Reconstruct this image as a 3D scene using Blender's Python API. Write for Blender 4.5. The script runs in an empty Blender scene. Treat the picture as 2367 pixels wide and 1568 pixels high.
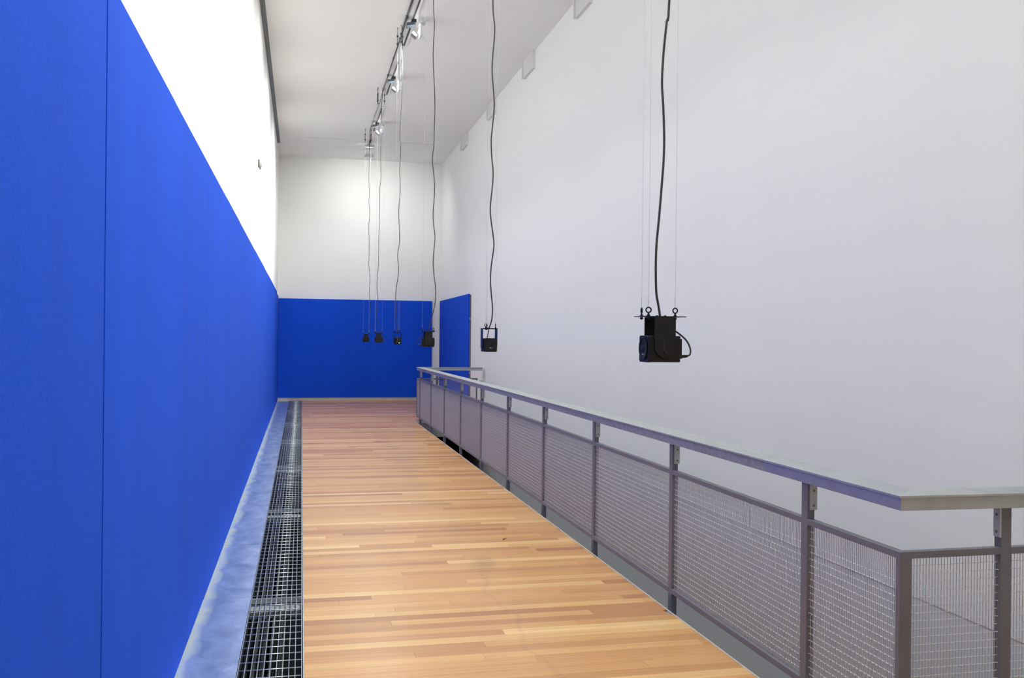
import bpy, math, random
import numpy as np
from mathutils import Matrix, Vector

# ------------------------------------------------------------------ camera, world, light level
scene = bpy.context.scene
col = scene.collection
EYE = 1.6
YAW, PITCH, ROLL, FPX = 0.2218, -0.0004, 0.01015, 2160.2
cam_data = bpy.data.cameras.new('camera')
cam = bpy.data.objects.new('camera', cam_data)
col.objects.link(cam)
cam_data.sensor_fit = 'HORIZONTAL'
cam_data.sensor_width = 36.0
cam_data.lens = 36.0 * FPX / 2367.0
cam_data.clip_start = 0.05
cam_data.clip_end = 200.0
fw = Vector((math.sin(YAW) * math.cos(PITCH), math.cos(YAW) * math.cos(PITCH), math.sin(PITCH)))
rt = Vector((math.cos(YAW), -math.sin(YAW), 0))
up = rt.cross(fw)
rt2 = rt * math.cos(ROLL) + up * math.sin(ROLL)
up2 = -rt * math.sin(ROLL) + up * math.cos(ROLL)
cam.matrix_world = Matrix(((rt2.x, up2.x, -fw.x, 0), (rt2.y, up2.y, -fw.y, 0), (rt2.z, up2.z, -fw.z, EYE), (0, 0, 0, 1)))
scene.camera = cam

world = bpy.data.worlds.new('world')
scene.world = world
world.use_nodes = True
world.node_tree.nodes['Background'].inputs[0].default_value = (0.9, 0.95, 1.0, 1)
world.node_tree.nodes['Background'].inputs[1].default_value = 0.0

vs = scene.view_settings
vs.view_transform = 'Standard'
vs.look = 'None'
vs.gamma = 1.0
vs.use_curve_mapping = False
vs.exposure = 0.0
scene.cycles.max_bounces = 6
scene.cycles.diffuse_bounces = 5
scene.cycles.glossy_bounces = 3
scene.cycles.adaptive_threshold = 0.04
scene.cycles.sample_clamp_indirect = 6.0

LAMP_W = 162.0          # each wall washer on the track
LAMP_COL = (0.955, 1.0, 0.945)

random.seed(11)
R = random.Random(5)

# ------------------------------------------------------------------ helpers
class MB:
    def __init__(s):
        s.v = []; s.f = []; s.sm = []
    def add(s, vs_, fs, smooth=False):
        o = len(s.v)
        s.v.extend(tuple(map(float, p)) for p in vs_)
        for f in fs:
            s.f.append(tuple(i + o for i in f)); s.sm.append(smooth)
        return s
    def box(s, x0, x1, y0, y1, z0, z1):
        v = [(x0, y0, z0), (x1, y0, z0), (x1, y1, z0), (x0, y1, z0), (x0, y0, z1), (x1, y0, z1), (x1, y1, z1), (x0, y1, z1)]
        return s.add(v, [(3, 2, 1, 0), (4, 5, 6, 7), (0, 1, 5, 4), (1, 2, 6, 5), (2, 3, 7, 6), (3, 0, 4, 7)])
    def prism(s, poly, z0, z1):
        n = len(poly)
        a = sum(poly[i][0] * poly[(i + 1) % n][1] - poly[(i + 1) % n][0] * poly[i][1] for i in range(n))
        if a < 0: poly = poly[::-1]
        v = [(x, y, z0) for x, y in poly] + [(x, y, z1) for x, y in poly]
        f = [tuple(range(n - 1, -1, -1)), tuple(range(n, 2 * n))]
        f += [(i, (i + 1) % n, n + (i + 1) % n, n + i) for i in range(n)]
        return s.add(v, f)
    def slab(s, poly, axis, a, b):
        """polygon in the plane across 'axis' ('x': (y,z), 'y': (x,z)) pushed from a to b"""
        n = len(poly)
        if axis == 'x':
            v = [(a, p, q) for p, q in poly] + [(b, p, q) for p, q in poly]
        else:
            v = [(p, a, q) for p, q in poly] + [(p, b, q) for p, q in poly]
        f = [tuple(range(n - 1, -1, -1)), tuple(range(n, 2 * n))]
        f += [(i, (i + 1) % n, n + (i + 1) % n, n + i) for i in range(n)]
        return s.add(v, f)
    def tube(s, path, r, sides=6, caps=True, closed=False):
        pts = [Vector(p) for p in path]; n = len(pts); rings = []
        prev = None; vv = []
        for i, p in enumerate(pts):
            if closed: t = pts[(i + 1) % n] - pts[i - 1]
            else: t = pts[min(i + 1, n - 1)] - pts[max(i - 1, 0)]
            t.normalize()
            if prev is None:
                ref = Vector((0, 0, 1)) if abs(t.z) < .9 else Vector((1, 0, 0))
                u = t.cross(ref).normalized()
            else:
                u = (prev - t * prev.dot(t)).normalized()
            prev = u; w = t.cross(u)
            rr = r[i] if isinstance(r, (list, tuple)) else r
            for k in range(sides):
                a = 2 * math.pi * k / sides
                vv.append(p + (u * math.cos(a) + w * math.sin(a)) * rr)
        f = []
        for i in range(n if closed else n - 1):
            j = (i + 1) % n
            for k in range(sides):
                k2 = (k + 1) % sides
                f.append((i * sides + k, i * sides + k2, j * sides + k2, j * sides + k))
        if caps and not closed:
            f.append(tuple(range(sides - 1, -1, -1)))
            f.append(tuple((n - 1) * sides + k for k in range(sides)))
        return s.add(vv, f, True)
    def cyl(s, a, b, r, sides=12, r2=None):
        return s.tube([a, b], [r, r if r2 is None else r2], sides)
    def build(s, name, mat, parent=None, bevel=0.0):
        me = bpy.data.meshes.new(name)
        me.from_pydata(s.v, [], s.f)
        me.polygons.foreach_set('use_smooth', s.sm)
        me.materials.append(mat)
        me.update()
        o = bpy.data.objects.new(name, me)
        col.objects.link(o)
        if parent is not None: o.parent = parent
        if bevel:
            b = o.modifiers.new('bevel', 'BEVEL'); b.width = bevel; b.segments = 2; b.limit_method = 'ANGLE'
        if any(s.sm):
            e = o.modifiers.new('edges', 'EDGE_SPLIT'); e.split_angle = math.radians(40)
        return o

def tag(o, label=None, cat=None, group=None, kind=None):
    if label: o['label'] = label
    if cat: o['category'] = cat
    if group: o['group'] = group
    if kind: o['kind'] = kind
    return o

def thing(name, label, cat, loc=(0, 0, 0), rz=0.0, group=None):
    o = bpy.data.objects.new(name, None)
    o.empty_display_size = 0.1
    col.objects.link(o)
    o.location = loc; o.rotation_euler = (0, 0, rz)
    return tag(o, label, cat, group)

def structure(o): return tag(o, kind='structure')

def circle(cx, cy, r, n, a0=0.0, a1=2 * math.pi):
    return [(cx + r * math.cos(a0 + (a1 - a0) * i / n), cy + r * math.sin(a0 + (a1 - a0) * i / n)) for i in range(n + (0 if abs(a1 - a0 - 2 * math.pi) < 1e-6 else 1))]

# ------------------------------------------------------------------ materials
def new_mat(name):
    m = bpy.data.materials.new(name); m.use_nodes = True
    nt = m.node_tree
    return m, nt, nt.nodes['Principled BSDF']

def mat(name, c, rough=0.6, metal=0.0, noise=0.0, scale=8.0, bump=0.0, bscale=200.0, spec=0.5, stretch=(1, 1, 1)):
    m, nt, b = new_mat(name)
    b.inputs['Base Color'].default_value = (*c, 1)
    b.inputs['Roughness'].default_value = rough
    b.inputs['Metallic'].default_value = metal
    b.inputs['Specular IOR Level'].default_value = spec
    if noise or bump:
        g = nt.nodes.new('ShaderNodeNewGeometry')
        mp = nt.nodes.new('ShaderNodeMapping'); mp.inputs['Scale'].default_value = stretch
        nt.links.new(g.outputs['Position'], mp.inputs['Vector'])
    if noise:
        n = nt.nodes.new('ShaderNodeTexNoise'); n.inputs['Scale'].default_value = scale; n.inputs['Detail'].default_value = 5
        nt.links.new(mp.outputs[0], n.inputs['Vector'])
        r = nt.nodes.new('ShaderNodeValToRGB')
        r.color_ramp.elements[0].position = 0.3; r.color_ramp.elements[1].position = 0.7
        r.color_ramp.elements[0].color = tuple(x * (1 - noise) for x in c) + (1,)
        r.color_ramp.elements[1].color = tuple(min(1, x * (1 + noise)) for x in c) + (1,)
        nt.links.new(n.outputs['Fac'], r.inputs['Fac'])
        nt.links.new(r.outputs['Color'], b.inputs['Base Color'])
    if bump:
        n2 = nt.nodes.new('ShaderNodeTexNoise'); n2.inputs['Scale'].default_value = bscale; n2.inputs['Detail'].default_value = 3
        nt.links.new(mp.outputs[0], n2.inputs['Vector'])
        bp = nt.nodes.new('ShaderNodeBump'); bp.inputs['Strength'].default_value = bump; bp.inputs['Distance'].default_value = 0.004
        nt.links.new(n2.outputs['Fac'], bp.inputs['Height'])
        nt.links.new(bp.outputs[0], b.inputs['Normal'])
    return m

M = {}
M['wall'] = mat('white_wall_paint', (0.86, 0.86, 0.85), 0.8, spec=0.0)
M['ceiling'] = mat('white_ceiling_paint', (0.85, 0.85, 0.825), 0.8, spec=0.0)
M['shade_grey'] = mat('grey_render', (0.30, 0.30, 0.30), 0.8, noise=0.04, scale=1.5)
M['lower_wall'] = mat('shaded_wall_paint', (0.74, 0.74, 0.75), 0.8, spec=0.0)  # wall paint greyed to carry the stairwell's shade
M['under'] = mat('darkened_under_wall', (0.07, 0.07, 0.07), 0.85)  # darkened to cut bounce light in the stairwell
M['gap'] = mat('gap_shade_grey', (0.17, 0.185, 0.19), 0.6)  # grey standing in for the shaded gap beside the ceiling
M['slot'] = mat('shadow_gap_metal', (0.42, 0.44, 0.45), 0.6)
M['void'] = mat('unlit_void_brown', (0.050, 0.019, 0.012), 0.8)  # brown-black put in for the darkness of the lower level
M['finmetal'] = mat('dark_fin_metal', (0.012, 0.012, 0.014), 0.5, 0.2)  # heater metal, coloured near black
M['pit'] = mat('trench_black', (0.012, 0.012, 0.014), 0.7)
M['grey_paint'] = mat('grey_enamel_steel', (0.150, 0.152, 0.178), 0.36, 0.0, noise=0.05, scale=6, spec=0.5)
M['galv'] = mat('galvanised_steel', (0.42, 0.445, 0.44), 0.42, 0.6, noise=0.12, scale=9, stretch=(1, 0.5, 1))
M['galv_new'] = mat('new_galvanised_steel', (0.46, 0.485, 0.49), 0.34, 0.72, noise=0.10, scale=5)
M['galv_worn'] = mat('worn_galvanised_steel', (0.40, 0.415, 0.415), 0.46, 0.55, noise=0.16, scale=26)
M['grate'] = mat('galvanised_grating', (0.50, 0.53, 0.57), 0.36, 0.75, noise=0.08, scale=20)
M['wire'] = mat('lit_cross_wire', (0.84, 0.84, 0.83), 0.32, 0.45)  # light from above put into a paler wire colour
M['wire_up'] = mat('shaded_upright_wire', (0.50, 0.485, 0.49), 0.42, 0.5)  # same wire, darkened as its shaded copy
M['zinc'] = mat('zinc_plate', (0.46, 0.51, 0.53), 0.4, 0.3, noise=0.05, scale=30)
M['brass'] = mat('dull_brass', (0.25, 0.19, 0.11), 0.45, 0.7)
M['weld'] = mat('weld_glint', (0.9, 0.9, 0.92), 0.2, 0.6)  # weld beads, their glint put in as near-white colour
M['black'] = mat('black_cabinet', (0.007, 0.007, 0.0075), 0.5, spec=0.3)
M['blacksatin'] = mat('black_satin_metal', (0.008, 0.008, 0.0095), 0.4, spec=0.35)
M['knob'] = mat('glossy_black_knob', (0.02, 0.02, 0.022), 0.15, spec=0.7)
M['cone'] = mat('speaker_cone', (0.010, 0.011, 0.015), 0.6, spec=0.25)
M['cable'] = mat('black_rubber_cable', (0.035, 0.034, 0.033), 0.5)
M['wire_thin'] = mat('thin_steel_wire', (0.55, 0.55, 0.54), 0.4, 0.5)
M['badge'] = mat('silver_badge', (0.6, 0.6, 0.6), 0.3, 0.6)
M['track_white'] = mat('white_aluminium', (0.80, 0.80, 0.80), 0.45)
M['track_black'] = mat('black_track_slot', (0.03, 0.03, 0.032), 0.6)
M['gear'] = mat('grey_blue_gear', (0.13, 0.155, 0.19), 0.35, 0.3)
M['lampbody'] = mat('dark_lamp_body', (0.09, 0.09, 0.095), 0.4, 0.3)
M['reflector'] = mat('white_reflector', (0.9, 0.9, 0.9), 0.5)
M['flap'] = mat('pale_metal_flap', (0.62, 0.65, 0.67), 0.4, 0.3)
M['sensor'] = mat('pale_grey_plastic', (0.50, 0.51, 0.49), 0.5)
M['sensor_dark'] = mat('dark_grey_plastic', (0.10, 0.09, 0.09), 0.5)
M['bracket_white'] = mat('painted_bracket', (0.70, 0.69, 0.665), 0.8)
M['skirting'] = mat('pale_skirting', (0.55, 0.50, 0.44), 0.35)
M['edge'] = mat('pale_edge_strip', (0.62, 0.60, 0.56), 0.35, 0.3)
M['twig'] = mat('dark_twig', (0.02, 0.015, 0.012), 0.8)
M['batten'] = mat('grey_brown_batten', (0.16, 0.15, 0.14), 0.6)

def emis(name, c, s):
    m, nt, b = new_mat(name)
    b.inputs['Base Color'].default_value = (*c, 1)
    b.inputs['Emission Color'].default_value = (*c, 1)
    b.inputs['Emission Strength'].default_value = s
    return m
M['lamp'] = emis('lit_lamp', (1, 0.98, 0.95), 14.0)
M['led'] = emis('green_led', (0.45, 1.0, 0.15), 20.0)

def fabric():
    m, nt, b = new_mat('blue_felt')
    g = nt.nodes.new('ShaderNodeNewGeometry'); oi = nt.nodes.new('ShaderNodeObjectInfo')
    n = nt.nodes.new('ShaderNodeTexNoise'); n.inputs['Scale'].default_value = 95; n.inputs['Detail'].default_value = 5
    nt.links.new(g.outputs['Position'], n.inputs['Vector'])
    r = nt.nodes.new('ShaderNodeValToRGB')
    r.color_ramp.elements[0].position = 0.25; r.color_ramp.elements[1].position = 0.75
    r.color_ramp.elements[0].color = (0.006, 0.066, 0.57, 1)
    r.color_ramp.elements[1].color = (0.009, 0.084, 0.67, 1)
    nt.links.new(n.outputs['Fac'], r.inputs['Fac'])
    hv = nt.nodes.new('ShaderNodeHueSaturation')
    mr = nt.nodes.new('ShaderNodeMapRange')
    mr.inputs['To Min'].default_value = 0.97; mr.inputs['To Max'].default_value = 1.03
    nt.links.new(oi.outputs['Random'], mr.inputs['Value'])
    mp = nt.nodes.new('ShaderNodeMapping'); mp.inputs['Scale'].default_value = (3.0, 3.0, 0.05)
    nt.links.new(g.outputs['Position'], mp.inputs['Vector'])
    n5 = nt.nodes.new('ShaderNodeTexNoise'); n5.inputs['Scale'].default_value = 1.0; n5.inputs['Detail'].default_value = 5
    nt.links.new(mp.outputs[0], n5.inputs['Vector'])
    r5 = nt.nodes.new('ShaderNodeMapRange'); r5.inputs['From Min'].default_value = .3; r5.inputs['From Max'].default_value = .7
    r5.inputs['To Min'].default_value = 0.955; r5.inputs['To Max'].default_value = 1.035
    nt.links.new(n5.outputs['Fac'], r5.inputs['Value'])
    mv = nt.nodes.new('ShaderNodeMath'); mv.operation = 'MULTIPLY'
    nt.links.new(mr.outputs[0], mv.inputs[0]); nt.links.new(r5.outputs[0], mv.inputs[1])
    nt.links.new(mv.outputs[0], hv.inputs['Value'])
    nt.links.new(r.outputs['Color'], hv.inputs['Color'])
    nt.links.new(hv.outputs['Color'], b.inputs['Base Color'])
    b.inputs['Roughness'].default_value = 0.85
    b.inputs['Specular IOR Level'].default_value = 0.12
    b.inputs['Sheen Weight'].default_value = 0.0
    b.inputs['Sheen Roughness'].default_value = 0.5
    b.inputs['Sheen Tint'].default_value = (0.35, 0.5, 1.0, 1)
    bp = nt.nodes.new('ShaderNodeBump'); bp.inputs['Strength'].default_value = 0.25; bp.inputs['Distance'].default_value = 0.003
    nt.links.new(n.outputs['Fac'], bp.inputs['Height']); nt.links.new(bp.outputs[0], b.inputs['Normal'])
    return m
M['fabric'] = fabric()

def wood():
    m, nt, b = new_mat('timber_board')
    g = nt.nodes.new('ShaderNodeNewGeometry'); oi = nt.nodes.new('ShaderNodeObjectInfo')
    add = nt.nodes.new('ShaderNodeMath'); add.operation = 'ADD'
    nt.links.new(oi.outputs['Random'], add.inputs[0]); nt.links.new(g.outputs['Random Per Island'], add.inputs[1])
    fr = nt.nodes.new('ShaderNodeMath'); fr.operation = 'FRACT'
    nt.links.new(add.outputs[0], fr.inputs[0])
    ramp = nt.nodes.new('ShaderNodeValToRGB')
    els = [(0.0, (0.39, 0.166, 0.058)), (0.12, (0.485, 0.225, 0.078)), (0.30, (0.56, 0.276, 0.095)), (0.62, (0.61, 0.312, 0.108)), (0.84, (0.66, 0.362, 0.130)), (1.0, (0.77, 0.49, 0.205))]
    ramp.color_ramp.elements[0].position = els[0][0]; ramp.color_ramp.elements[0].color = (*els[0][1], 1)
    ramp.color_ramp.elements[1].position = els[-1][0]; ramp.color_ramp.elements[1].color = (*els[-1][1], 1)
    for p, c in els[1:-1]:
        e = ramp.color_ramp.elements.new(p); e.color = (*c, 1)
    nt.links.new(fr.outputs[0], ramp.inputs['Fac'])
    # grain along the board (x), shifted per board
    cb = nt.nodes.new('ShaderNodeCombineXYZ')
    mul = nt.nodes.new('ShaderNodeMath'); mul.operation = 'MULTIPLY'; mul.inputs[1].default_value = 37.0
    nt.links.new(fr.outputs[0], mul.inputs[0]); nt.links.new(mul.outputs[0], cb.inputs[0]); nt.links.new(mul.outputs[0], cb.inputs[2])
    va = nt.nodes.new('ShaderNodeVectorMath'); va.operation = 'ADD'
    nt.links.new(g.outputs['Position'], va.inputs[0]); nt.links.new(cb.outputs[0], va.inputs[1])
    mp = nt.nodes.new('ShaderNodeMapping'); mp.inputs['Scale'].default_value = (1.3, 55, 10)
    nt.links.new(va.outputs[0], mp.inputs['Vector'])
    n = nt.nodes.new('ShaderNodeTexNoise'); n.inputs['Scale'].default_value = 1.0; n.inputs['Detail'].default_value = 6; n.inputs['Distortion'].default_value = 0.6
    nt.links.new(mp.outputs[0], n.inputs['Vector'])
    gr = nt.nodes.new('ShaderNodeMapRange'); gr.inputs['From Min'].default_value = 0.3; gr.inputs['From Max'].default_value = 0.7
    gr.inputs['To Min'].default_value = 0.86; gr.inputs['To Max'].default_value = 1.08
    nt.links.new(n.outputs['Fac'], gr.inputs['Value'])
    # broad wear and stains with their own shape
    n3 = nt.nodes.new('ShaderNodeTexNoise'); n3.inputs['Scale'].default_value = 2.3; n3.inputs['Detail'].default_value = 3
    nt.links.new(g.outputs['Position'], n3.inputs['Vector'])
    wr = nt.nodes.new('ShaderNodeMapRange'); wr.inputs['From Min'].default_value = 0.28; wr.inputs['From Max'].default_value = 0.40
    wr.inputs['To Min'].default_value = 0.93; wr.inputs['To Max'].default_value = 1.0
    nt.links.new(n3.outputs['Fac'], wr.inputs['Value'])
    m0 = nt.nodes.new('ShaderNodeMath'); m0.operation = 'MULTIPLY'
    nt.links.new(gr.outputs[0], m0.inputs[0]); nt.links.new(wr.outputs[0], m0.inputs[1])
    # a dried water mark: a smudge with a winding trail
    def mth(op, a, b_=None, clamp=False):
        q = nt.nodes.new('ShaderNodeMath'); q.operation = op; q.use_clamp = clamp
        for i_, v in enumerate((a, b_)):
            if v is None: continue
            if isinstance(v, (int, float)): q.inputs[i_].default_value = v
            else: nt.links.new(v, q.inputs[i_])
        return q.outputs[0]
    sp = nt.nodes.new('ShaderNodeSeparateXYZ'); nt.links.new(g.outputs['Position'], sp.inputs[0])
    X_, Y_ = sp.outputs['X'], sp.outputs['Y']
    wob = mth('ADD', mth('MULTIPLY', mth('SINE', mth('MULTIPLY', Y_, 6.3)), .035), mth('MULTIPLY', mth('SINE', mth('MULTIPLY', Y_, 17.0)), .014))
    dist = mth('ABSOLUTE', mth('SUBTRACT', X_, mth('ADD', wob, 1.19)))
    line = mth('SUBTRACT', 1.0, mth('DIVIDE', dist, .022), True)
    rng = mth('MULTIPLY', mth('LESS_THAN', Y_, 6.35), mth('GREATER_THAN', Y_, 4.2))
    line = mth('MULTIPLY', line, rng)
    dx_ = mth('SUBTRACT', X_, 1.24); dy_ = mth('SUBTRACT', Y_, 6.42)
    blob = mth('SUBTRACT', 1.6, mth('DIVIDE', mth('SQRT', mth('ADD', mth('MULTIPLY', dx_, dx_), mth('MULTIPLY', dy_, dy_))), .10), True)
    stain = mth('SUBTRACT', 1.0, mth('MULTIPLY', mth('MAXIMUM', line, blob), .10))
    m2 = nt.nodes.new('ShaderNodeMath'); m2.operation = 'MULTIPLY'
    nt.links.new(m0.outputs[0], m2.inputs[0]); nt.links.new(stain, m2.inputs[1])
    vm = nt.nodes.new('ShaderNodeVectorMath'); vm.operation = 'SCALE'
    nt.links.new(ramp.outputs['Color'], vm.inputs[0]); nt.links.new(m2.outputs[0], vm.inputs['Scale'])
    nt.links.new(vm.outputs[0], b.inputs['Base Color'])
    b.inputs['Roughness'].default_value = 0.27
    b.inputs['Specular IOR Level'].default_value = 0.55
    bp = nt.nodes.new('ShaderNodeBump'); bp.inputs['Strength'].default_value = 0.06; bp.inputs['Distance'].default_value = 0.002
    nt.links.new(n.outputs['Fac'], bp.inputs['Height']); nt.links.new(bp.outputs[0], b.inputs['Normal'])
    return m
M['wood'] = wood()

def steel_plate():
    m, nt, b = new_mat('mill_steel_plate')
    g = nt.nodes.new('ShaderNodeNewGeometry')
    mp = nt.nodes.new('ShaderNodeMapping'); mp.inputs['Scale'].default_value = (7, 4.2, 1)
    nt.links.new(g.outputs['Position'], mp.inputs['Vector'])
    n = nt.nodes.new('ShaderNodeTexNoise'); n.inputs['Scale'].default_value = 1.0; n.inputs['Detail'].default_value = 7; n.inputs['Roughness'].default_value = 0.6; n.inputs['Distortion'].default_value = 0.5
    nt.links.new(mp.outputs[0], n.inputs['Vector'])
    r = nt.nodes.new('ShaderNodeValToRGB')
    r.color_ramp.elements[0].position = 0.32; r.color_ramp.elements[1].position = 0.68
    r.color_ramp.elements[0].color = (0.34, 0.46, 0.58, 1); r.color_ramp.elements[1].color = (0.74, 0.86, 0.95, 1)
    nt.links.new(n.outputs['Fac'], r.inputs['Fac'])
    # duller dusty band along the wall
    sx = nt.nodes.new('ShaderNodeSeparateXYZ'); nt.links.new(g.outputs['Position'], sx.inputs[0])
    ad = nt.nodes.new('ShaderNodeMath'); ad.operation = 'MULTIPLY_ADD'; ad.inputs[1].default_value = 0.20; 
    nt.links.new(n.outputs['Fac'], ad.inputs[0]); nt.links.new(sx.outputs['X'], ad.inputs[2])
    dr = nt.nodes.new('ShaderNodeMapRange'); dr.inputs['From Min'].default_value = -0.475; dr.inputs['From Max'].default_value = -0.395
    dr.inputs['To Min'].default_value = 1.0; dr.inputs['To Max'].default_value = 0.0
    nt.links.new(ad.outputs[0], dr.inputs['Value'])
    mx = nt.nodes.new('ShaderNodeMix'); mx.data_type = 'RGBA'
    nt.links.new(dr.outputs[0], mx.inputs[0]); nt.links.new(r.outputs['Color'], mx.inputs[6]); mx.inputs[7].default_value = (0.43, 0.48, 0.45, 1)
    nt.links.new(mx.outputs[2], b.inputs['Base Color'])
    mm = nt.nodes.new('ShaderNodeMapRange'); mm.inputs['To Min'].default_value = 0.85; mm.inputs['To Max'].default_value = 0.35
    nt.links.new(dr.outputs[0], mm.inputs['Value']); nt.links.new(mm.outputs[0], b.inputs['Metallic'])
    rr = nt.nodes.new('ShaderNodeMapRange'); rr.inputs['To Min'].default_value = 0.28; rr.inputs['To Max'].default_value = 0.55
    nt.links.new(dr.outputs[0], rr.inputs['Value']); nt.links.new(rr.outputs[0], b.inputs['Roughness'])
    return m
M['plate'] = steel_plate()

# ------------------------------------------------------------------ room shell
XL, XR, YB, YF, ZC = -0.585, 3.50, 23.86, -4.0, 6.08
WX0, WX1 = 0.03, 2.13            # timber floor edges
VY0, VY1 = 3.16, 17.80           # opening beside the floor
structure(MB().box(XL - .2, XL, YF, YB + .2, -.4, 6.4).build('wall_left', M['wall']))
structure(MB().box(XL, XR + .2, YB, YB + .2, -.4, 6.4).build('wall_back', M['wall']))
structure(MB().box(XL, XR + .2, YF - .2, YF, -.4, 6.4).build('wall_front', M['wall']))
wr = MB().box(XR, XR + .2, YF, YB, .118, 6.4)
structure(wr.build('wall_right', M['wall']))
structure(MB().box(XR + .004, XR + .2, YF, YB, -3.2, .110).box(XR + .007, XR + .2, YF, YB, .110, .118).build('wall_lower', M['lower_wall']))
c = MB().box(-.517, XR, YF, YB, ZC, ZC + .3).box(XL, -.517, 22.3, YB, ZC, ZC + .3)
structure(c.build('ceiling', M['ceiling']))
structure(MB().box(XL, -.517, YF, 22.3, ZC - .003, ZC + .3).build('gap_shade_strip', M['gap']))  # flat strip closing the ceiling gap, shade put into its colour
# floor slab with the long opening
fl = MB()
fl.box(WX0, WX1, YF, YB, -.30, -.012)
fl.box(WX1, XR, YF, VY0, -.30, -.012)
fl.box(WX1, XR, VY1, YB, -.30, -.012)
floor = structure(fl.build('floor', M['shade_grey']))
# edge strips of the timber
e = MB()
e.box(WX1, WX1 + .010, VY0, VY1, -.06, .001)
e.box(WX1, XR, VY1 - .010, VY1, -.03, .001)
e.box(WX1 + .01, XR, VY0, VY0 + .010, -.06, .001)
structure(e.build('trim_2', M['edge']))
structure(MB().box(WX0 - .006, WX0, YF, YB - .04, -.05, .0012).build('trim_3', M['galv']))
structure(MB().box(XL, XR, YB - .03, YB, 0, .082).build('baseboard_back', M['skirting']))
# space below the opening
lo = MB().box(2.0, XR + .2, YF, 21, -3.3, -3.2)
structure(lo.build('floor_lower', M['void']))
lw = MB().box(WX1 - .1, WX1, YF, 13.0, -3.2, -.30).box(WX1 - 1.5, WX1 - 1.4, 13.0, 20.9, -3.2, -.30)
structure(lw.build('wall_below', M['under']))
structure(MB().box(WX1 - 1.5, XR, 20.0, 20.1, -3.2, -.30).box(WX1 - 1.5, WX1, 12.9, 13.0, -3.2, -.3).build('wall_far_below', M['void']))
# ------------------------------------------------------------------ timber boards
PW = 0.09
unit = MB().box(0, 1, 0, 1, -.011, 0)
unit_me = bpy.data.meshes.new('plank')
unit_me.from_pydata(unit.v, [], unit.f); unit_me.materials.append(M['wood']); unit_me.update()
boards = []
rows = int((YB - .03 - YF) / PW)
for i in range(rows + 1):
    y0 = YB - .03 - (i + 1) * PW
    if y0 < YF: break
    inside = (y0 > VY0 - .0 and y0 + PW <= VY1 + .02)
    xe = WX1 if inside else XR - .01
    x = WX0 - R.uniform(0.0, 1.9)
    while x < xe:
        ln = R.choice((1.5, 1.8, 2.1, 2.4, 1.2)) * R.uniform(.9, 1.1)
        a, b2 = max(x, WX0), min(x + ln, xe)
        if b2 - a > .03: boards.append((a, b2, y0))
        x += ln
def vis_size(bd):
    a, b2, y0 = bd
    if y0 < 3.9: return -1
    if y0 > VY1 and a > WX1: return 0
    zc = y0 * .976 + .22 * a
    return (b2 - a) / zc * (PW / zc ** 2)
boards.sort(key=vis_size, reverse=True)
for a, b2, y0 in boards[:300]:
    o = bpy.data.objects.new('plank', unit_me)
    col.objects.link(o); o.parent = floor
    o.location = (a + .0005, y0 + .0003, R.uniform(-.0002, .0002)); o.scale = (b2 - a - .001, PW - .0006, 1)
st = MB()
for a, b2, y0 in boards[300:]:
    dz = R.uniform(-.0002, .0002)
    st.box(a + .0005, b2 - .0005, y0 + .0003, y0 + PW - .0003, -.011 + dz, dz)
tag(st.build('plank_field', M['wood'], floor), kind='stuff')

# ------------------------------------------------------------------ steel floor strip and trench
strip = structure(MB().box(XL, -.285, YF, YB - .03, -.06, -.010).build('trim_4', M['galv']))
joints = [-0.07 + 1.5 * k for k in range(17)]
for k in range(len(joints) - 1):
    y0, y1 = joints[k], min(joints[k + 1], YB - .03)
    if y1 <= y0: break
    MB().box(XL + .002, -.284, y0 + .0025, y1 - .0025, -.010, R.uniform(-.0006, .0006)).build('plate', M['plate'], strip)
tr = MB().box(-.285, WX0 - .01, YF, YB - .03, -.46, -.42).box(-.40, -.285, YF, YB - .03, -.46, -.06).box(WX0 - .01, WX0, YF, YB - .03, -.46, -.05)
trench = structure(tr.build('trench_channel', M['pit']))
mods = [2.90 + 2.985 * k for k in range(8)]
for y in mods:
    MB().box(-.285, WX0 - .01, y - .13, y - .005, -.085, -.045).build('support_beam', M['galv'], trench)
# finned heater lying in the trench
ht = thing('trench_heater', 'dark finned heater pipes lying in the floor trench beneath the steel gratings', 'heater', (-.15, 2.5, -.42))
for k, x in enumerate((-.095, -.05, -.005, .04)):
    MB().box(x - .010, x + .010, 0, 21.2, .08, .14).build('fin_strip', M['finmetal'], ht)
for x in (-.06, .02):
    MB().cyl((x, 0, .05), (x, 21.2, .05), .03, 8).build('pipe', M['finmetal'], ht)
for yy in (.05, 7.0, 14.0, 20.0): MB().box(-.1, .05, yy, yy + .04, 0, .1).build('foot', M['finmetal'], ht)

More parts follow.
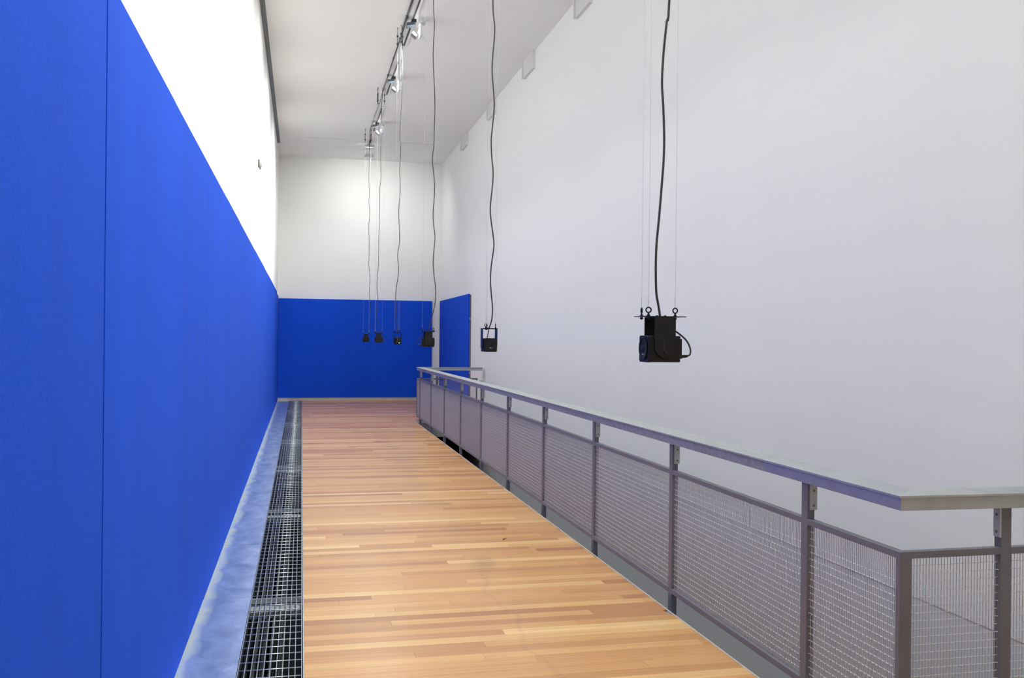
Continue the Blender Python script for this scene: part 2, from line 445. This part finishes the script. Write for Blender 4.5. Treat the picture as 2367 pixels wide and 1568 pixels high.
GX0, GX1, GD = -.278, .016, .030
bar_me = MB().box(-.0014, .0014, 0, 2.955, -GD, 0)
def shared(mb, name, m):
    me = bpy.data.meshes.new(name); me.from_pydata(mb.v, [], mb.f)
    me.polygons.foreach_set('use_smooth', mb.sm); me.materials.append(m); me.update(); return me
bar_me = shared(bar_me, 'bearing_bar', M['grate'])
rod_me = shared(MB().tube([(GX0, 0, 0), (GX1, 0, 0)], .0032, 6), 'cross_rod', M['grate'])
fr_mb = MB()
fr_mb.box(GX0 - .003, GX0, 0, 2.98, -GD, 0).box(GX1, GX1 + .003, 0, 2.98, -GD, 0).box(GX0, GX1, 0, .004, -GD, 0).box(GX0, GX1, 2.976, 2.98, -GD, 0)
fr_me = shared(fr_mb, 'frame', M['grate'])
for k in range(7):
    y0 = mods[k] + .002
    last = (k == 6)
    t = thing('floor_grating', 'galvanised steel floor grating panel lying in the trench beside the timber floor' if not last else 'galvanised steel floor grating panel that touches the back wall skirting', 'grating', (0, y0, 0), 0, 'gratings in the floor trench')
    o = bpy.data.objects.new('frame', fr_me); col.objects.link(o); o.parent = t
    for i in range(1, 10):
        o = bpy.data.objects.new('bearing_bar', bar_me); col.objects.link(o); o.parent = t
        o.location = (GX0 + (GX1 - GX0) * i / 10, .012, -.0005)
    for i in range(26):
        o = bpy.data.objects.new('cross_rod', rod_me); col.objects.link(o); o.parent = t
        o.location = (0, .07 + .1110 * i, -.0035)

# ------------------------------------------------------------------ blue felt panels
FX = -.560
edges = [1.42 + 1.5 * k for k in range(15)] + [YB - .03]
n_left = len(edges) - 1
for k in range(n_left):
    y0, y1 = edges[k], edges[k + 1]
    if y1 - y0 < .05: continue
    if k == 0: lab = 'tall blue felt panel that starts the blue lining of the long wall'
    elif k == n_left - 1: lab = 'tall blue felt wall panel on the long wall, in the corner with the back wall'
    else: lab = 'tall blue felt panel in the long run lining the wall beside the floor grating'
    zt = 2.648 + R.uniform(-.004, .004) - (0.05 if k == n_left - 1 else 0)
    x1 = FX + R.uniform(-.0015, .0015)
    o = MB().box(XL, x1, y0 + .0006, y1 - .0006, .004 + R.uniform(0, .006), zt).build('felt_panel', M['fabric'], None, .001)
    tag(o, lab, 'wall panel', 'blue felt panels along the long wall')
bx = [(-.555, .76, 'wide blue felt panel on the back wall in the corner with the long blue wall'),
      (.76, 2.01, 'blue felt panel in the middle of the back wall'),
      (2.01, 3.262, 'blue felt panel on the back wall, next to the bare white strip')]
for a, b2, lab in bx:
    o = MB().box(a + .0005, b2 - .0005, YB - .045, YB, .084, 2.542).build('felt_panel', M['fabric'], None, .001)
    tag(o, lab, 'wall panel', 'blue felt panels on the back wall')
ry = [(19.47, 20.98, 'blue felt panel on the stairwell wall with an exposed grey edge batten'),
      (20.98, 22.40, 'blue felt panel in the middle of the three on the stairwell wall'),
      (22.40, 23.72, 'blue felt panel on the stairwell wall next to the back corner')]
for i, (a, b2, lab) in enumerate(ry):
    t = thing('felt_panel', lab, 'wall panel', (XR, (a + b2) / 2, .10), 0, 'blue felt panels on the stairwell wall')
    h = (b2 - a) / 2
    MB().box(-.055, -.030, -h + .001, h - .001, 0, 2.44).build('felt_face', M['fabric'], t, .001)
    MB().box(-.030, 0, -h + (.002 if i else .0), h - .002, .01, 2.42).build('batten', M['batten'], t)
    if i == 0:
        for z in (.75, 1.9): MB().box(-.036, -.006, -h - .006, -h + .004, z, z + .03).build('clip', M['galv'], t)

# ------------------------------------------------------------------ railing around the opening
rail = thing('railing', 'grey steel railing with woven wire infill and flat galvanised handrail along the timber floor edge', 'railing', (2.2, 3.1, 0))
RX, RY = 2.2, 3.1
FAR = 18.17
def part(mb, name, m, parent=rail, bevel=0.0):
    mb.v = [(x - RX, y - RY, z) for x, y, z in mb.v]
    return mb.build(name, m, parent, bevel)
# handrail sections (flat top with turned-down aprons)
def hr_section(outer, inner, name, m):
    mb = MB()
    (ax, ay), (bx_, by) = outer; (cx, cy), (dx, dy) = inner
    mb.prism([(ax, ay), (bx_, by), (dx, dy), (cx, cy)], 1.021, 1.030)
    def lerp(p, q, t): return (p[0] + (q[0] - p[0]) * t, p[1] + (q[1] - p[1]) * t)
    for t0, t1 in ((.07, .12), (.88, .93)):
        a = lerp(outer[0], inner[0], t0); b = lerp(outer[1], inner[1], t0)
        d = lerp(outer[0], inner[0], t1); c_ = lerp(outer[1], inner[1], t1)
        mb.prism([a, b, c_, d], .972, 1.021)
    return part(mb, name, m, bevel=.0012)
HO, HI = 2.175, 2.322
hr_section([(HO, 18.04), (HO, 4.137)], [(HI, 17.89), (HI, 4.137)], 'handrail', M['galv_worn'])
hr_section([(HO, 4.135), (HO, 3.067)], [(HI, 4.135), (HI, 3.213)], 'handrail', M['galv_new'])
hr_section([(HO, 3.067), (3.46, 3.015)], [(HI, 3.213), (3.46, 3.165)], 'handrail', M['galv'])
hr_section([(HO, 18.04), (3.455, 18.04)], [(HI, 17.89), (3.455, 17.89)], 'handrail', M['galv'])

def post_long(yc, zbot=-.26):
    y0, y1 = yc - .025, yc + .025
    mb = MB().box(RX, RX + .035, y0, y1, zbot, .968)
    mb.box(WX1 + .010, RX, y0 + .01, y1 - .01, -.20, -.12)
    p = part(mb, 'post', M['grey_paint'], bevel=.001)
    part(MB().box(RX + .010, RX + .044, y0 - .0065, y0, .852, 1.012), 'bracket_plate', M['zinc'], p)
    for z in (.872, .938): part(MB().cyl((RX + .028, y0 - .0085, z), (RX + .028, y0 - .0055, z), .0055, 10), 'bolt', M['brass'], p)
    w = MB()
    for k in range(4): w.cyl((RX + .016 + .009 * k, y0 - .011, .963 + .004 * (k % 2)), (RX + .016 + .009 * k, y0 - .004, .970), .0042, 8)
    part(w, 'weld', M['weld'], p)
    return p
posts = [3.783 + 1.545 * k for k in range(10)]
for y in posts: post_long(y)
def post_cross(xc, yface, sgn):
    x0, x1 = xc - .0235, xc + .0235
    ya, yb = (yface, yface + .035) if sgn > 0 else (yface - .035, yface)
    p = part(MB().box(x0, x1, ya, yb, -.26, .968), 'post', M['grey_paint'], bevel=.001)
    part(MB().box(x0 - .0065, x0, ya - .002, yb - .002, .852, 1.012), 'bracket_plate', M['zinc'], p)
    for z in (.872, .938): part(MB().cyl((x0 - .0085, ya + .016, z), (x0 - .0055, ya + .016, z), .0055, 10), 'bolt', M['brass'], p)
    w = MB()
    for k in range(4): w.cyl((x0 - .011, ya + .004 + .008 * k, .964), (x0 - .003, ya + .004 + .008 * k, .970), .0042, 8)
    part(w, 'weld', M['weld'], p)
for x in (2.664, 3.30): post_cross(x, RY, 1)
for x in (2.60,): post_cross(x, FAR, -1)

ZT, ZTB, ZB0, ZB1 = .812, .786, .064, .094
PX_, PZ_ = .0131, .0295
def mesh_bay(axis, u0, u1, nrm, sides):
    """woven wire between u0,u1; axis 'y' or 'x'; nrm = coordinate of the mesh plane"""
    nu = max(2, int(round((u1 - u0) / PX_))); nz = int(round((ZTB - ZB1) / PZ_))
    du = (u1 - u0) / nu; dz = (ZTB - ZB1) / nz
    amp, rad = .0026, .0015
    us = u0 + du * (np.arange(nu + 1)); zs = ZB1 + dz * (np.arange(nz + 1))
    V = []; F = []; base = 0
    ang = np.arange(sides) * 2 * np.pi / sides + .5
    ca, sa = np.cos(ang) * rad, np.sin(ang) * rad
    def emit(P, N, Z, horizontal):
        nonlocal base
        n = len(P)
        if horizontal:
            pu = np.repeat(P[:, None], sides, 1); pn = N[:, None] + ca[None]; pz = Z[:, None] + sa[None]
        else:
            pu = P[:, None] + ca[None]; pn = N[:, None] + sa[None]; pz = np.repeat(Z[:, None], sides, 1)
        pts = np.stack([pn, pu, pz], -1) if axis == 'y' else np.stack([pu, pn, pz], -1)
        V.append(pts.reshape(-1, 3))
        idx = base + np.arange(n * sides).reshape(n, sides)
        a = idx[:-1]; b = np.roll(a, -1, 1); d = idx[1:]; c_ = np.roll(d, -1, 1)
        F.append(np.stack([a, b, c_, d], -1).reshape(-1, 4))
        base += n * sides
    for j in range(1, nz):
        s_ = np.where((np.arange(nu + 1) + j) % 2 == 0, 1.0, -1.0)
        emit(us, nrm - s_ * amp, np.full(nu + 1, zs[j]) , True)
    for i in range(1, nu):
        s_ = np.where((np.arange(nz + 1) + i) % 2 == 0, 1.0, -1.0)
        emit(np.full(nz + 1, us[i]), nrm + s_ * amp * .15, zs, False)
    n_h = sum(len(f) for f in F[:nz - 1])
    V = np.concatenate(V) - np.array([RX, RY, 0]); F = np.concatenate(F)
    me = bpy.data.meshes.new('wire_mesh')
    me.vertices.add(len(V)); me.vertices.foreach_set('co', V.ravel())
    me.loops.add(F.size); me.loops.foreach_set('vertex_index', F.ravel())
    me.polygons.add(len(F)); me.polygons.foreach_set('loop_start', np.arange(0, F.size, 4)); me.polygons.foreach_set('loop_total', np.full(len(F), 4))
    me.polygons.foreach_set('use_smooth', np.ones(len(F), bool))
    me.update(calc_edges=True); me.materials.append(M['wire']); me.materials.append(M['wire_up'])
    mi = np.ones(len(F), np.int32); mi[:n_h] = 0
    me.polygons.foreach_set('material_index', mi)
    o = bpy.data.objects.new('wire_mesh', me); col.objects.link(o); o.parent = rail
    tag(o, kind='stuff')

bays = []
ed = [RY] + [v for y in posts for v in (y - .025, y + .025)] + [FAR]
for k in range(0, len(ed), 2): bays.append((ed[k], ed[k + 1]))
for k, (a, b2) in enumerate(bays):
    part(MB().box(RX, RX + .031, a, b2, ZTB, ZT), 'top_rail', M['grey_paint'], bevel=.001)
    part(MB().box(RX, RX + .031, a, b2, ZB0, ZB1), 'bottom_rail', M['grey_paint'], bevel=.001)
    a2 = a + .024 if k == 0 else a
    b3 = b2 - .024 if k == len(bays) - 1 else b2
    if k == 0: part(MB().box(RX, RX + .031, a, a2, ZB1, ZTB), 'corner_upright', M['grey_paint'])
    if k == len(bays) - 1: part(MB().box(RX, RX + .031, b3, b2, ZB1, ZTB), 'corner_upright', M['grey_paint'])
    mesh_bay('y', a2, b3, RX + .014, 5 if k < 3 else (4 if k < 6 else 3))
for (a, b2, first, last) in ((RX + .031, 2.6405, 1, 0), (2.6875, 3.2765, 0, 0)):
    part(MB().box(a, b2, RY, RY + .031, ZTB, ZT), 'top_rail', M['grey_paint'], bevel=.001)
    part(MB().box(a, b2, RY, RY + .031, ZB0, ZB1), 'bottom_rail', M['grey_paint'], bevel=.001)
    mesh_bay('x', a, b2, RY + .014, 5)
part(MB().box(RX + .031, RX + .052, RY, RY + .031, ZB1, ZTB), 'corner_upright', M['grey_paint'])
for (a, b2) in ((RX + .031, 2.5765), (2.6235, 3.40)):
    part(MB().box(a, b2, FAR - .031, FAR, ZTB, ZT), 'top_rail', M['grey_paint'])
    part(MB().box(a, b2, FAR - .031, FAR, ZB0, ZB1), 'bottom_rail', M['grey_paint'])
    mesh_bay('x', a, b2, FAR - .014, 3)
part(MB().box(3.375, 3.40, FAR - .031, FAR, ZB1, ZTB), 'corner_upright', M['grey_paint'])
part(MB().box(3.40, XR, FAR - .02, FAR - .012, .745, .760), 'wall_stay', M['grey_paint'])

# ------------------------------------------------------------------ suspended loudspeakers
drops = [
 [(1.36, 6.05), (1.35, 5.4), (1.365, 4.8), (1.34, 4.2), (1.36, 3.6), (1.337, 2.88), (1.328, 2.80), (1.317, 2.69), (1.311, 2.57), (1.317, 2.48), (1.322, 2.37), (1.321, 2.28), (1.315, 2.19), (1.305, 2.06), (1.296, 1.96), (1.294, 1.87), (1.297, 1.78), (1.306, 1.73), (1.320, 1.69)],
 [(1.37, 6.05), (1.36, 5.6), (1.375, 5.1), (1.355, 4.6), (1.344, 4.07), (1.359, 3.89), (1.357, 3.79), (1.343, 3.57), (1.362, 3.32), (1.348, 3.13), (1.342, 3.05), (1.347, 2.93), (1.359, 2.81), (1.352, 2.69), (1.341, 2.57), (1.345, 2.48), (1.367, 2.33), (1.369, 2.26), (1.353, 2.14), (1.347, 2.03), (1.355, 1.92), (1.364, 1.83), (1.360, 1.74), (1.344, 1.67)],
 [(1.37, 6.05), (1.365, 5.27), (1.378, 4.99), (1.367, 4.66), (1.391, 4.19), (1.388, 3.86), (1.386, 3.71), (1.370, 3.54), (1.382, 3.42), (1.396, 3.28), (1.395, 3.12), (1.384, 2.95), (1.391, 2.83), (1.408, 2.69), (1.394, 2.51), (1.390, 2.40), (1.404, 2.26), (1.421, 2.12), (1.414, 1.97), (1.391, 1.86), (1.374, 1.68)],
 [(1.378, 6.05), (1.381, 5.72), (1.391, 5.34), (1.358, 4.59), (1.366, 4.39), (1.372, 4.27), (1.360, 4.03), (1.369, 3.72), (1.352, 3.42), (1.366, 3.13), (1.367, 2.97), (1.342, 2.78), (1.360, 2.56), (1.328, 2.31), (1.321, 2.14), (1.330, 1.96), (1.345, 1.68)],
 [(1.379, 6.05), (1.367, 5.72), (1.364, 5.33), (1.360, 4.83), (1.368, 4.46), (1.347, 4.23), (1.348, 3.73), (1.341, 3.32), (1.338, 2.91), (1.315, 2.52), (1.335, 2.27), (1.308, 2.09), (1.344, 1.84), (1.353, 1.68)],
 [(1.397, 6.05), (1.386, 5.74), (1.390, 5.35), (1.385, 5.03), (1.397, 4.70), (1.391, 4.51), (1.412, 4.29), (1.393, 3.99), (1.404, 3.69), (1.405, 3.33), (1.404, 3.12), (1.434, 2.87), (1.418, 2.60), (1.437, 2.33), (1.451, 1.97), (1.458, 1.83), (1.422, 1.71), (1.36, 1.675)],
]
spk = [  # centre x, y, bottom z, heading of the front (local +x), label
 (1.313, 3.300, 1.517, math.pi, 'black loudspeaker in a slotted yoke, side on, hung alone before the bare white wall'),
 (1.340, 6.710, 1.502, -math.pi / 2, 'black loudspeaker hung in an open yoke, round grille and silver badge facing the room'),
 (1.342, 10.10, 1.501, 0.0, 'black loudspeaker side on, its cable looping out against the edge of the blue back panels'),
 (1.352, 13.50, 1.502, math.pi / 2, 'small black loudspeaker seen from behind with a glowing green light'),
 (1.357, 16.90, 1.506, math.pi, 'small black loudspeaker side on, its cable loop towards the loudspeaker with the green light'),
 (1.361, 20.30, 1.496, 0.0, 'small black loudspeaker side on, the one hung closest to the blue back wall'),
]
cable_lab = [
 'black cable dropping to the loudspeaker hung alone before the bare white wall',
 'black cable dropping to the loudspeaker with the round grille and silver badge',
 'black cable dropping past the white strip to the loudspeaker beside the back panel edge',
 'black cable dropping to the loudspeaker with the green light',
 'black cable dropping to the small loudspeaker beside the green lit one',
 'black cable dropping to the loudspeaker hung closest to the blue back wall']

def catmull(pts, n=5):
    P = [Vector(p) for p in pts]; P = [P[0] * 2 - P[1]] + P + [P[-1] * 2 - P[-2]]; out = []
    for i in range(1, len(P) - 2):
        for k in range(n):
            t = k / n; a, b, c_, d = P[i - 1:i + 3]
            out.append(.5 * ((2 * b) + (c_ - a) * t + (2 * a - 5 * b + 4 * c_ - d) * t * t + (3 * b - a - 3 * c_ + d) * t ** 3))
    out.append(P[-2]); return out

def make_speaker(idx):
    cx, cy, zb, head, lab = spk[idx]
    t = thing('loudspeaker', lab, 'speaker', (cx, cy, zb), head, 'loudspeakers hanging from the ceiling')
    L, Wd, H = .0635, .0485, .100
    cab = MB().box(-L, L - .012, -Wd + .001, Wd - .001, .001, H - .001).build('cabinet', M['black'], t, .003)
    fr = MB()
    poly = [(y, z) for y, z in [(-Wd + .006, 0), (Wd - .006, 0), (Wd, .006), (Wd, H - .006), (Wd - .006, H), (-Wd + .006, H), (-Wd, H - .006), (-Wd, .006)]]
    fr.slab(poly, 'x', L - .0125, L)
    fb = fr.build('front_panel', M['black'], t, .002)
    # surround ring, cone and dome
    g = MB(); zc_ = .052
    prof = [(.042, 0), (.042, .0025), (.039, .0035), (.036, .0025), (.034, .0008), (.020, -.004), (.011, -.005), (.010, -.002), (.006, .0005), (0.0001, .001)]
    n = 28; vv = []; ff = []
    for r_, d in prof:
        for k in range(n):
            a = 2 * math.pi * k / n; vv.append((L + .0032 + d * .55, r_ * math.cos(a), zc_ + r_ * math.sin(a)))
    for i in range(len(prof) - 1):
        for k in range(n):
            ff.append((i * n + k, i * n + (k + 1) % n, (i + 1) * n + (k + 1) % n, (i + 1) * n + k))
    g.add(vv, ff, True)
    g.build('driver_cone', M['cone'], fb)
    MB().slab(circle(0, zc_, .043, 28), 'x', L - .001, L + .0005).build('grille_ring', M['blacksatin'], fb)
    MB().box(L + .001, L + .0048, -.006, .006, .027, .032).build('badge', M['badge'], fb)
    s_ = MB()
    for y in (-.041, .041):
        for z in (.008, .092): s_.cyl((L - .001, y, z), (L + .001, y, z), .0026, 8)
    s_.build('screw', M['knob'], fb)
    back = MB().box(-L - .008, -L, -Wd + .006, Wd - .006, .014, .088).build('rear_plate', M['black'], t, .0015)
    if idx == 3: MB().cyl((-L - .0095, -.018, .022), (-L - .007, -.018, .022), .0032, 10).build('power_light', M['led'], back)
    # yoke: inverted U with rounded slotted arms
    yk = MB(); hw = .041; ay = Wd + .0035; zt = .166
    for s in (-1, 1):
        arc = [(hw * math.cos(a), .059 + hw * math.sin(a)) for a in [math.pi + math.pi * k / 14 for k in range(15)]]
        poly = [(-hw, zt)] + arc + [(hw, zt)]
        y0, y1 = (ay, ay + .003) if s > 0 else (-ay - .003, -ay)
        yk.slab(poly[::-1] if s > 0 else poly, 'y', y0, y1)
    yk.box(-hw, hw, -ay - .003, ay + .003, zt, zt + .003)
    yo = yk.build('yoke', M['blacksatin'], t)
    for s in (-1, 1):
        ya = s * (ay + .003); yb = s * (ay + .010)
        MB().cyl((0, ya, .038), (0, yb, .038), .0075, 12, .0055).build('knob', M['knob'], yo)
        MB().box(.003, .007, min(ya, ya + s * .0006), max(ya, ya + s * .0006), .046, .082).build('slot', M['track_black'], yo)
    pl = MB().prism([(-.080, -.052), (.080, -.052), (.088, -.044), (.088, .044), (.080, .052), (-.080, .052), (-.088, .044), (-.088, -.044)], .1695, .1720).build('mounting_plate', M['blacksatin'], t)
    for s in (-.02, .012): MB().cyl((s, 0, .172), (s, 0, .176), .005, 8).build('nut', M['blacksatin'], pl)
    # eye bolts and wires
    for x, y, ca in ((-.062, -.004, 0.1), (.060, .036, -.35), (.060, -.036, 1.45)):
        e = MB().cyl((x, y, .160), (x, y, .181), .0042, 8).cyl((x, y, .179), (x, y, .186), .003, 8)
        e.cyl((x, y, .1725), (x, y, .1765), .0068, 6).cyl((x, y, .162), (x, y, .167), .0065, 6)
        ring = [(x + .0095 * math.cos(q) * math.cos(ca), y + .0095 * math.cos(q) * math.sin(ca), .1945 + .0095 * math.sin(q)) for q in [2 * math.pi * k / 16 for k in range(16)]]
        e.tube(ring, .0027, 8, closed=True)
        e.build('eye_bolt', M['blacksatin'], pl)
        top = ZC - zb
        w = MB().tube([(x, y, .203), (x, y, top - .30)], .0007, 5)
        w.tube([(x + .003, y, .203), (x + .0015, y, .218), (x + .0012, y, .228), (x + .004, y, .245)], .0006, 4)
        w.cyl((x, y, .222), (x, y, .227), .0014, 6)
        wo = w.build('suspension_wire', M['wire_thin'], t)
        tb = MB()
        tb.cyl((x, y, top - .30), (x, y, top - .24), .0045, 6)
        for s in (-.006, .006): tb.box(x + s - .003, x + s + .003, y - .004, y + .004, top - .24, top - .12)
        tb.cyl((x, y, top - .25), (x, y, top - .225), .013, 8).cyl((x, y, top - .135), (x, y, top - .11), .013, 8)
        tb.cyl((x, y, top - .11), (x, y, top - .03), .003, 6)
        tb.tube([(x + .010 * math.cos(q), y, top - .022 + .012 * math.sin(q)) for q in [2 * math.pi * k / 12 for k in range(12)]], .0028, 6, closed=True)
        tb.cyl((x, y, top - .012), (x, y, top), .006, 8)
        tb.build('turnbuckle', M['lampbody'], wo)
    # plug and short loop back up to the yoke
    MB().cyl((-L - .008, .02, .022), (-L - .014, .02, .022), .0075, 10).cyl((-L - .014, .02, .022), (-L - .038, .02, .024), .0068, 10, .0052).build('plug', M['blacksatin'], t)
    lp = catmull([(-L - .036, .02, .024), (-L - .050, .018, .030), (-L - .053, .014, .052), (-L - .040, .008, .082), (-L - .012, .002, .108), (-L + .030, 0, .135), (-.006, 0, .168)], 5)
    MB().tube(lp, .0033, 8).build('cable_loop', M['cable'], t)
    # drop cable, running back along the ceiling
    dx = 1.346 + .011 * idx
    path = [(dx, -3.5, 6.066)]
    for y in np.arange(-2.0, cy - .3, 1.0): path.append((dx + R.uniform(-.003, .003), float(y), 6.066 - (.004 if int(y) % 2 else .010)))
    path += [(dx, cy - .12, 6.064)]
    ds = drops[idx]
    path += [(ds[0][0] * .6 + dx * .4, cy - .02, 6.04)] + [(x, cy, z) for x, z in ds[1:-1]]
    path += [(cx, cy, zb + .172)]
    k_ = thing('speaker_cable', cable_lab[idx], 'cable', (dx, cy, 0), 0, 'loudspeaker cables')
    MB().tube([Vector(p) - Vector((dx, cy, 0)) for p in catmull(path, 4)], .0050 if idx == 0 else .0048, 6).build('cord', M['cable'], k_)
    for y in np.arange(-2.0, cy - .2, 1.0):
        MB().box(-.007, .007, y - cy - .006, y - cy + .006, 6.058, ZC).build('cable_clip', M['track_black'], k_)
for i in range(6): make_speaker(i)

# ------------------------------------------------------------------ lighting track and wall washers
TX = 1.50
segs = [(15.16, 17.25), (18.28, 20.38), (12.10, 14.29), (21.25, 23.36), (9.05, 11.20), (6.0, 8.1), (3.0, 5.1), (0.0, 2.1)]
seg_lab = {0: 'ceiling light track with a black slot, third one from the back wall',
           2: 'ceiling light track with a black slot, fourth one from the back wall',
           1: 'ceiling light track with a black slot, next to the track by the back wall',
           3: 'short ceiling light track with a black slot, ending close to the back wall'}
for i, (a, b2) in enumerate(segs):
    t = thing('lighting_track', seg_lab.get(i, 'ceiling light track with a black slot, beyond the fourth from the back wall'), 'light track', (TX, (a + b2) / 2, ZC), 0, 'ceiling light tracks in line')
    h = (b2 - a) / 2
    MB().box(-.005, .028, -h - .03, h + .03, -.030, 0).box(-.020, -.005, -h - .03, -h, -.030, 0).build('track_body', M['track_white'], t)
    MB().box(-.020, -.005, -h, h, -.031, 0).build('track_slot', M['track_black'], t)

def spotlight(y, aim, lab, watts):
    t = thing('wall_washer', lab, 'ceiling light', (TX, y, ZC - .031), 0 if aim == 'left' else -math.pi / 2, 'wall washers on the ceiling track')
    t.scale = (1.3, 1.3, 1.3)
    # local: mouth opens towards -x and down
    MB().box(-.03, .02, -.05, .05, -.035, 0).build('adapter', M['track_black'], t)
    MB().slab([(-.085, -.045), (.005, -.030), (.005, -.058), (-.080, -.075)], 'y', -.055, .055).build('gear_box', M['gear'], t)
    rf = MB(); n = 10; prof = []
    for k in range(n + 1):
        a = math.radians(-75 + 150 * k / n)
        prof.append((.045 + .055 * math.cos(a) * 1.0, -.115 + .060 * math.sin(a)))
    inner = prof; outer = [(x + (x - .02) * .06, z + (z + .115) * .06) for x, z in prof]
    rf.slab(inner + outer[::-1], 'y', -.075, .075)
    rf.build('reflector', M['reflector'], t)
    for s in (-1, 1):
        MB().slab(inner, 'y', s * .075 - .001, s * .075 + .001).build('end_cheek', M['reflector'], t)
    MB().cyl((.055, -.055, -.110), (.055, .055, -.110), .008, 10).build('lamp_tube', M['lamp'], t)
    MB().slab([(-.030, -.150), (.020, -.192), (.034, -.172), (-.012, -.132)], 'y', -.05, .05).build('lamp_body', M['lampbody'], t)
    MB().slab([(.05, -.045), (.13, -.010), (.131, -.012), (.051, -.047)], 'y', -.08, .08).build('barn_door', M['flap'], t)
    MB().slab([(.095, -.17), (.112, -.225), (.114, -.224), (.097, -.169)], 'y', -.07, .07).build('barn_door', M['flap'], t)
    ld = bpy.data.lights.new('washer_light', 'AREA')
    ld.shape = 'RECTANGLE'; ld.size = .12; ld.size_y = .08; ld.spread = math.radians(139 if aim == 'left' else 150); ld.energy = watts; ld.color = LAMP_COL
    lo_ = bpy.data.objects.new('washer_light', ld); col.objects.link(lo_)
    lo_.parent = t
    lo_.location = (-.02, 0, -.125)
    d = Vector((-.38, 0, -.925)) if aim == 'left' else Vector((-.50, 0, -.866))
    lo_.rotation_euler = d.to_track_quat('-Z', 'Y').to_euler()
spotlight(13.10, 'left', 'bright ceiling wall washer beside the hooks of the loudspeaker with the green light', LAMP_W)
spotlight(16.05, 'left', 'ceiling wall washer on the track between two sets of loudspeaker hooks', LAMP_W)
spotlight(19.55, 'left', 'ceiling wall washer on the second last track before the back wall', LAMP_W)
spotlight(21.90, 'back', 'pale ceiling washer with open flaps turned to the back wall', LAMP_W * .30)
for y in (10.1, 7.1, 4.1, 1.1):
    spotlight(y, 'left', 'ceiling wall washer above the loudspeakers hung before the bare white wall', LAMP_W)

# ------------------------------------------------------------------ ceiling slots, wall brackets, sensor, twig
for a, b2, lab in ((.05, 1.065, 'slim ceiling air slot between the long blue wall and the light track'), (2.0, 2.975, 'slim ceiling air slot between the light track and the stairwell wall')):
    t = thing('ceiling_vent', lab, 'air vent', ((a + b2) / 2, 21.5, ZC), 0, 'slim air slots in the ceiling')
    h = (b2 - a) / 2
    MB().box(-h, h, -.05, -.015, -.006, 0).box(-h, h, .015, .05, -.006, 0).build('flange', M['track_white'], t)
    MB().box(-h, h, -.015, .015, -.003, .0).build('slot', M['slot'], t)
for i, y in enumerate((20.05, 17.05, 14.08, 11.15, 8.1, 5.1)):
    t = thing('wall_bracket', 'white box bracket where the bare stairwell wall meets the ceiling' if i else 'white box bracket under the ceiling, the one closest to the back wall', 'bracket', (XR, y, 5.80), 0, 'white brackets at the top of the wall')
    MB().box(-.045, 0, 0, .60, 0, ZC - 5.80).build('box', M['bracket_white'], t)
    MB().box(-.072, 0, .60, .625, -.004, ZC - 5.80).build('flange', M['track_white'], t)
    MB().box(-.042, 0, -.012, 0, .0, ZC - 5.80).build('side_cover', M['track_white'], t)

t = thing('wall_sensor', 'small pale round sensor with a rod on top, fixed high on the white wall', 'sensor', (XL, 12.95, 3.86))
MB().box(0, .018, -.035, .035, .0, .10).build('back_box', M['sensor_dark'], t)
g = MB(); prof = [(.018, .050), (.034, .050), (.045, .042), (.050, .022), (.051, .0005)]; n = 20; vv = []; ff = []
for d, r_ in prof:
    for k in range(n):
        a = 2 * math.pi * k / n; vv.append((d, r_ * math.cos(a), .05 + r_ * math.sin(a) * 1.1))
for i in range(len(prof) - 1):
    for k in range(n): ff.append((i * n + k, i * n + (k + 1) % n, (i + 1) * n + (k + 1) % n, (i + 1) * n + k))
g.add(vv, ff, True); g.build('dome', M['sensor'], t)
MB().cyl((.030, 0, .10), (.030, 0, .165), .004, 8).build('rod', M['galv'], t)
MB().cyl((.026, 0, .0), (.026, 0, -.028), .011, 10, .009).build('socket', M['sensor_dark'], t)
MB().tube(catmull([(.026, 0, -.027), (.012, 0, -.055), (.004, 0, -.05), (.004, 0, .0)], 4), .0015, 5).build('cord', M['sensor'], t)

tw = MB().tube(catmull([(-.020, -.03, .0), (0, 0, .003), (.022, .035, .001)], 4), .0022, 5).tube([(0, 0, .003), (-.012, .006, .002)], .0015, 5)
o = tw.build('twig', M['twig']); o.location = (0, 0, 0)
o.location = (1.595, 7.273, .0022)
tag(o, 'tiny dark twig lying on the timber floor', 'twig')
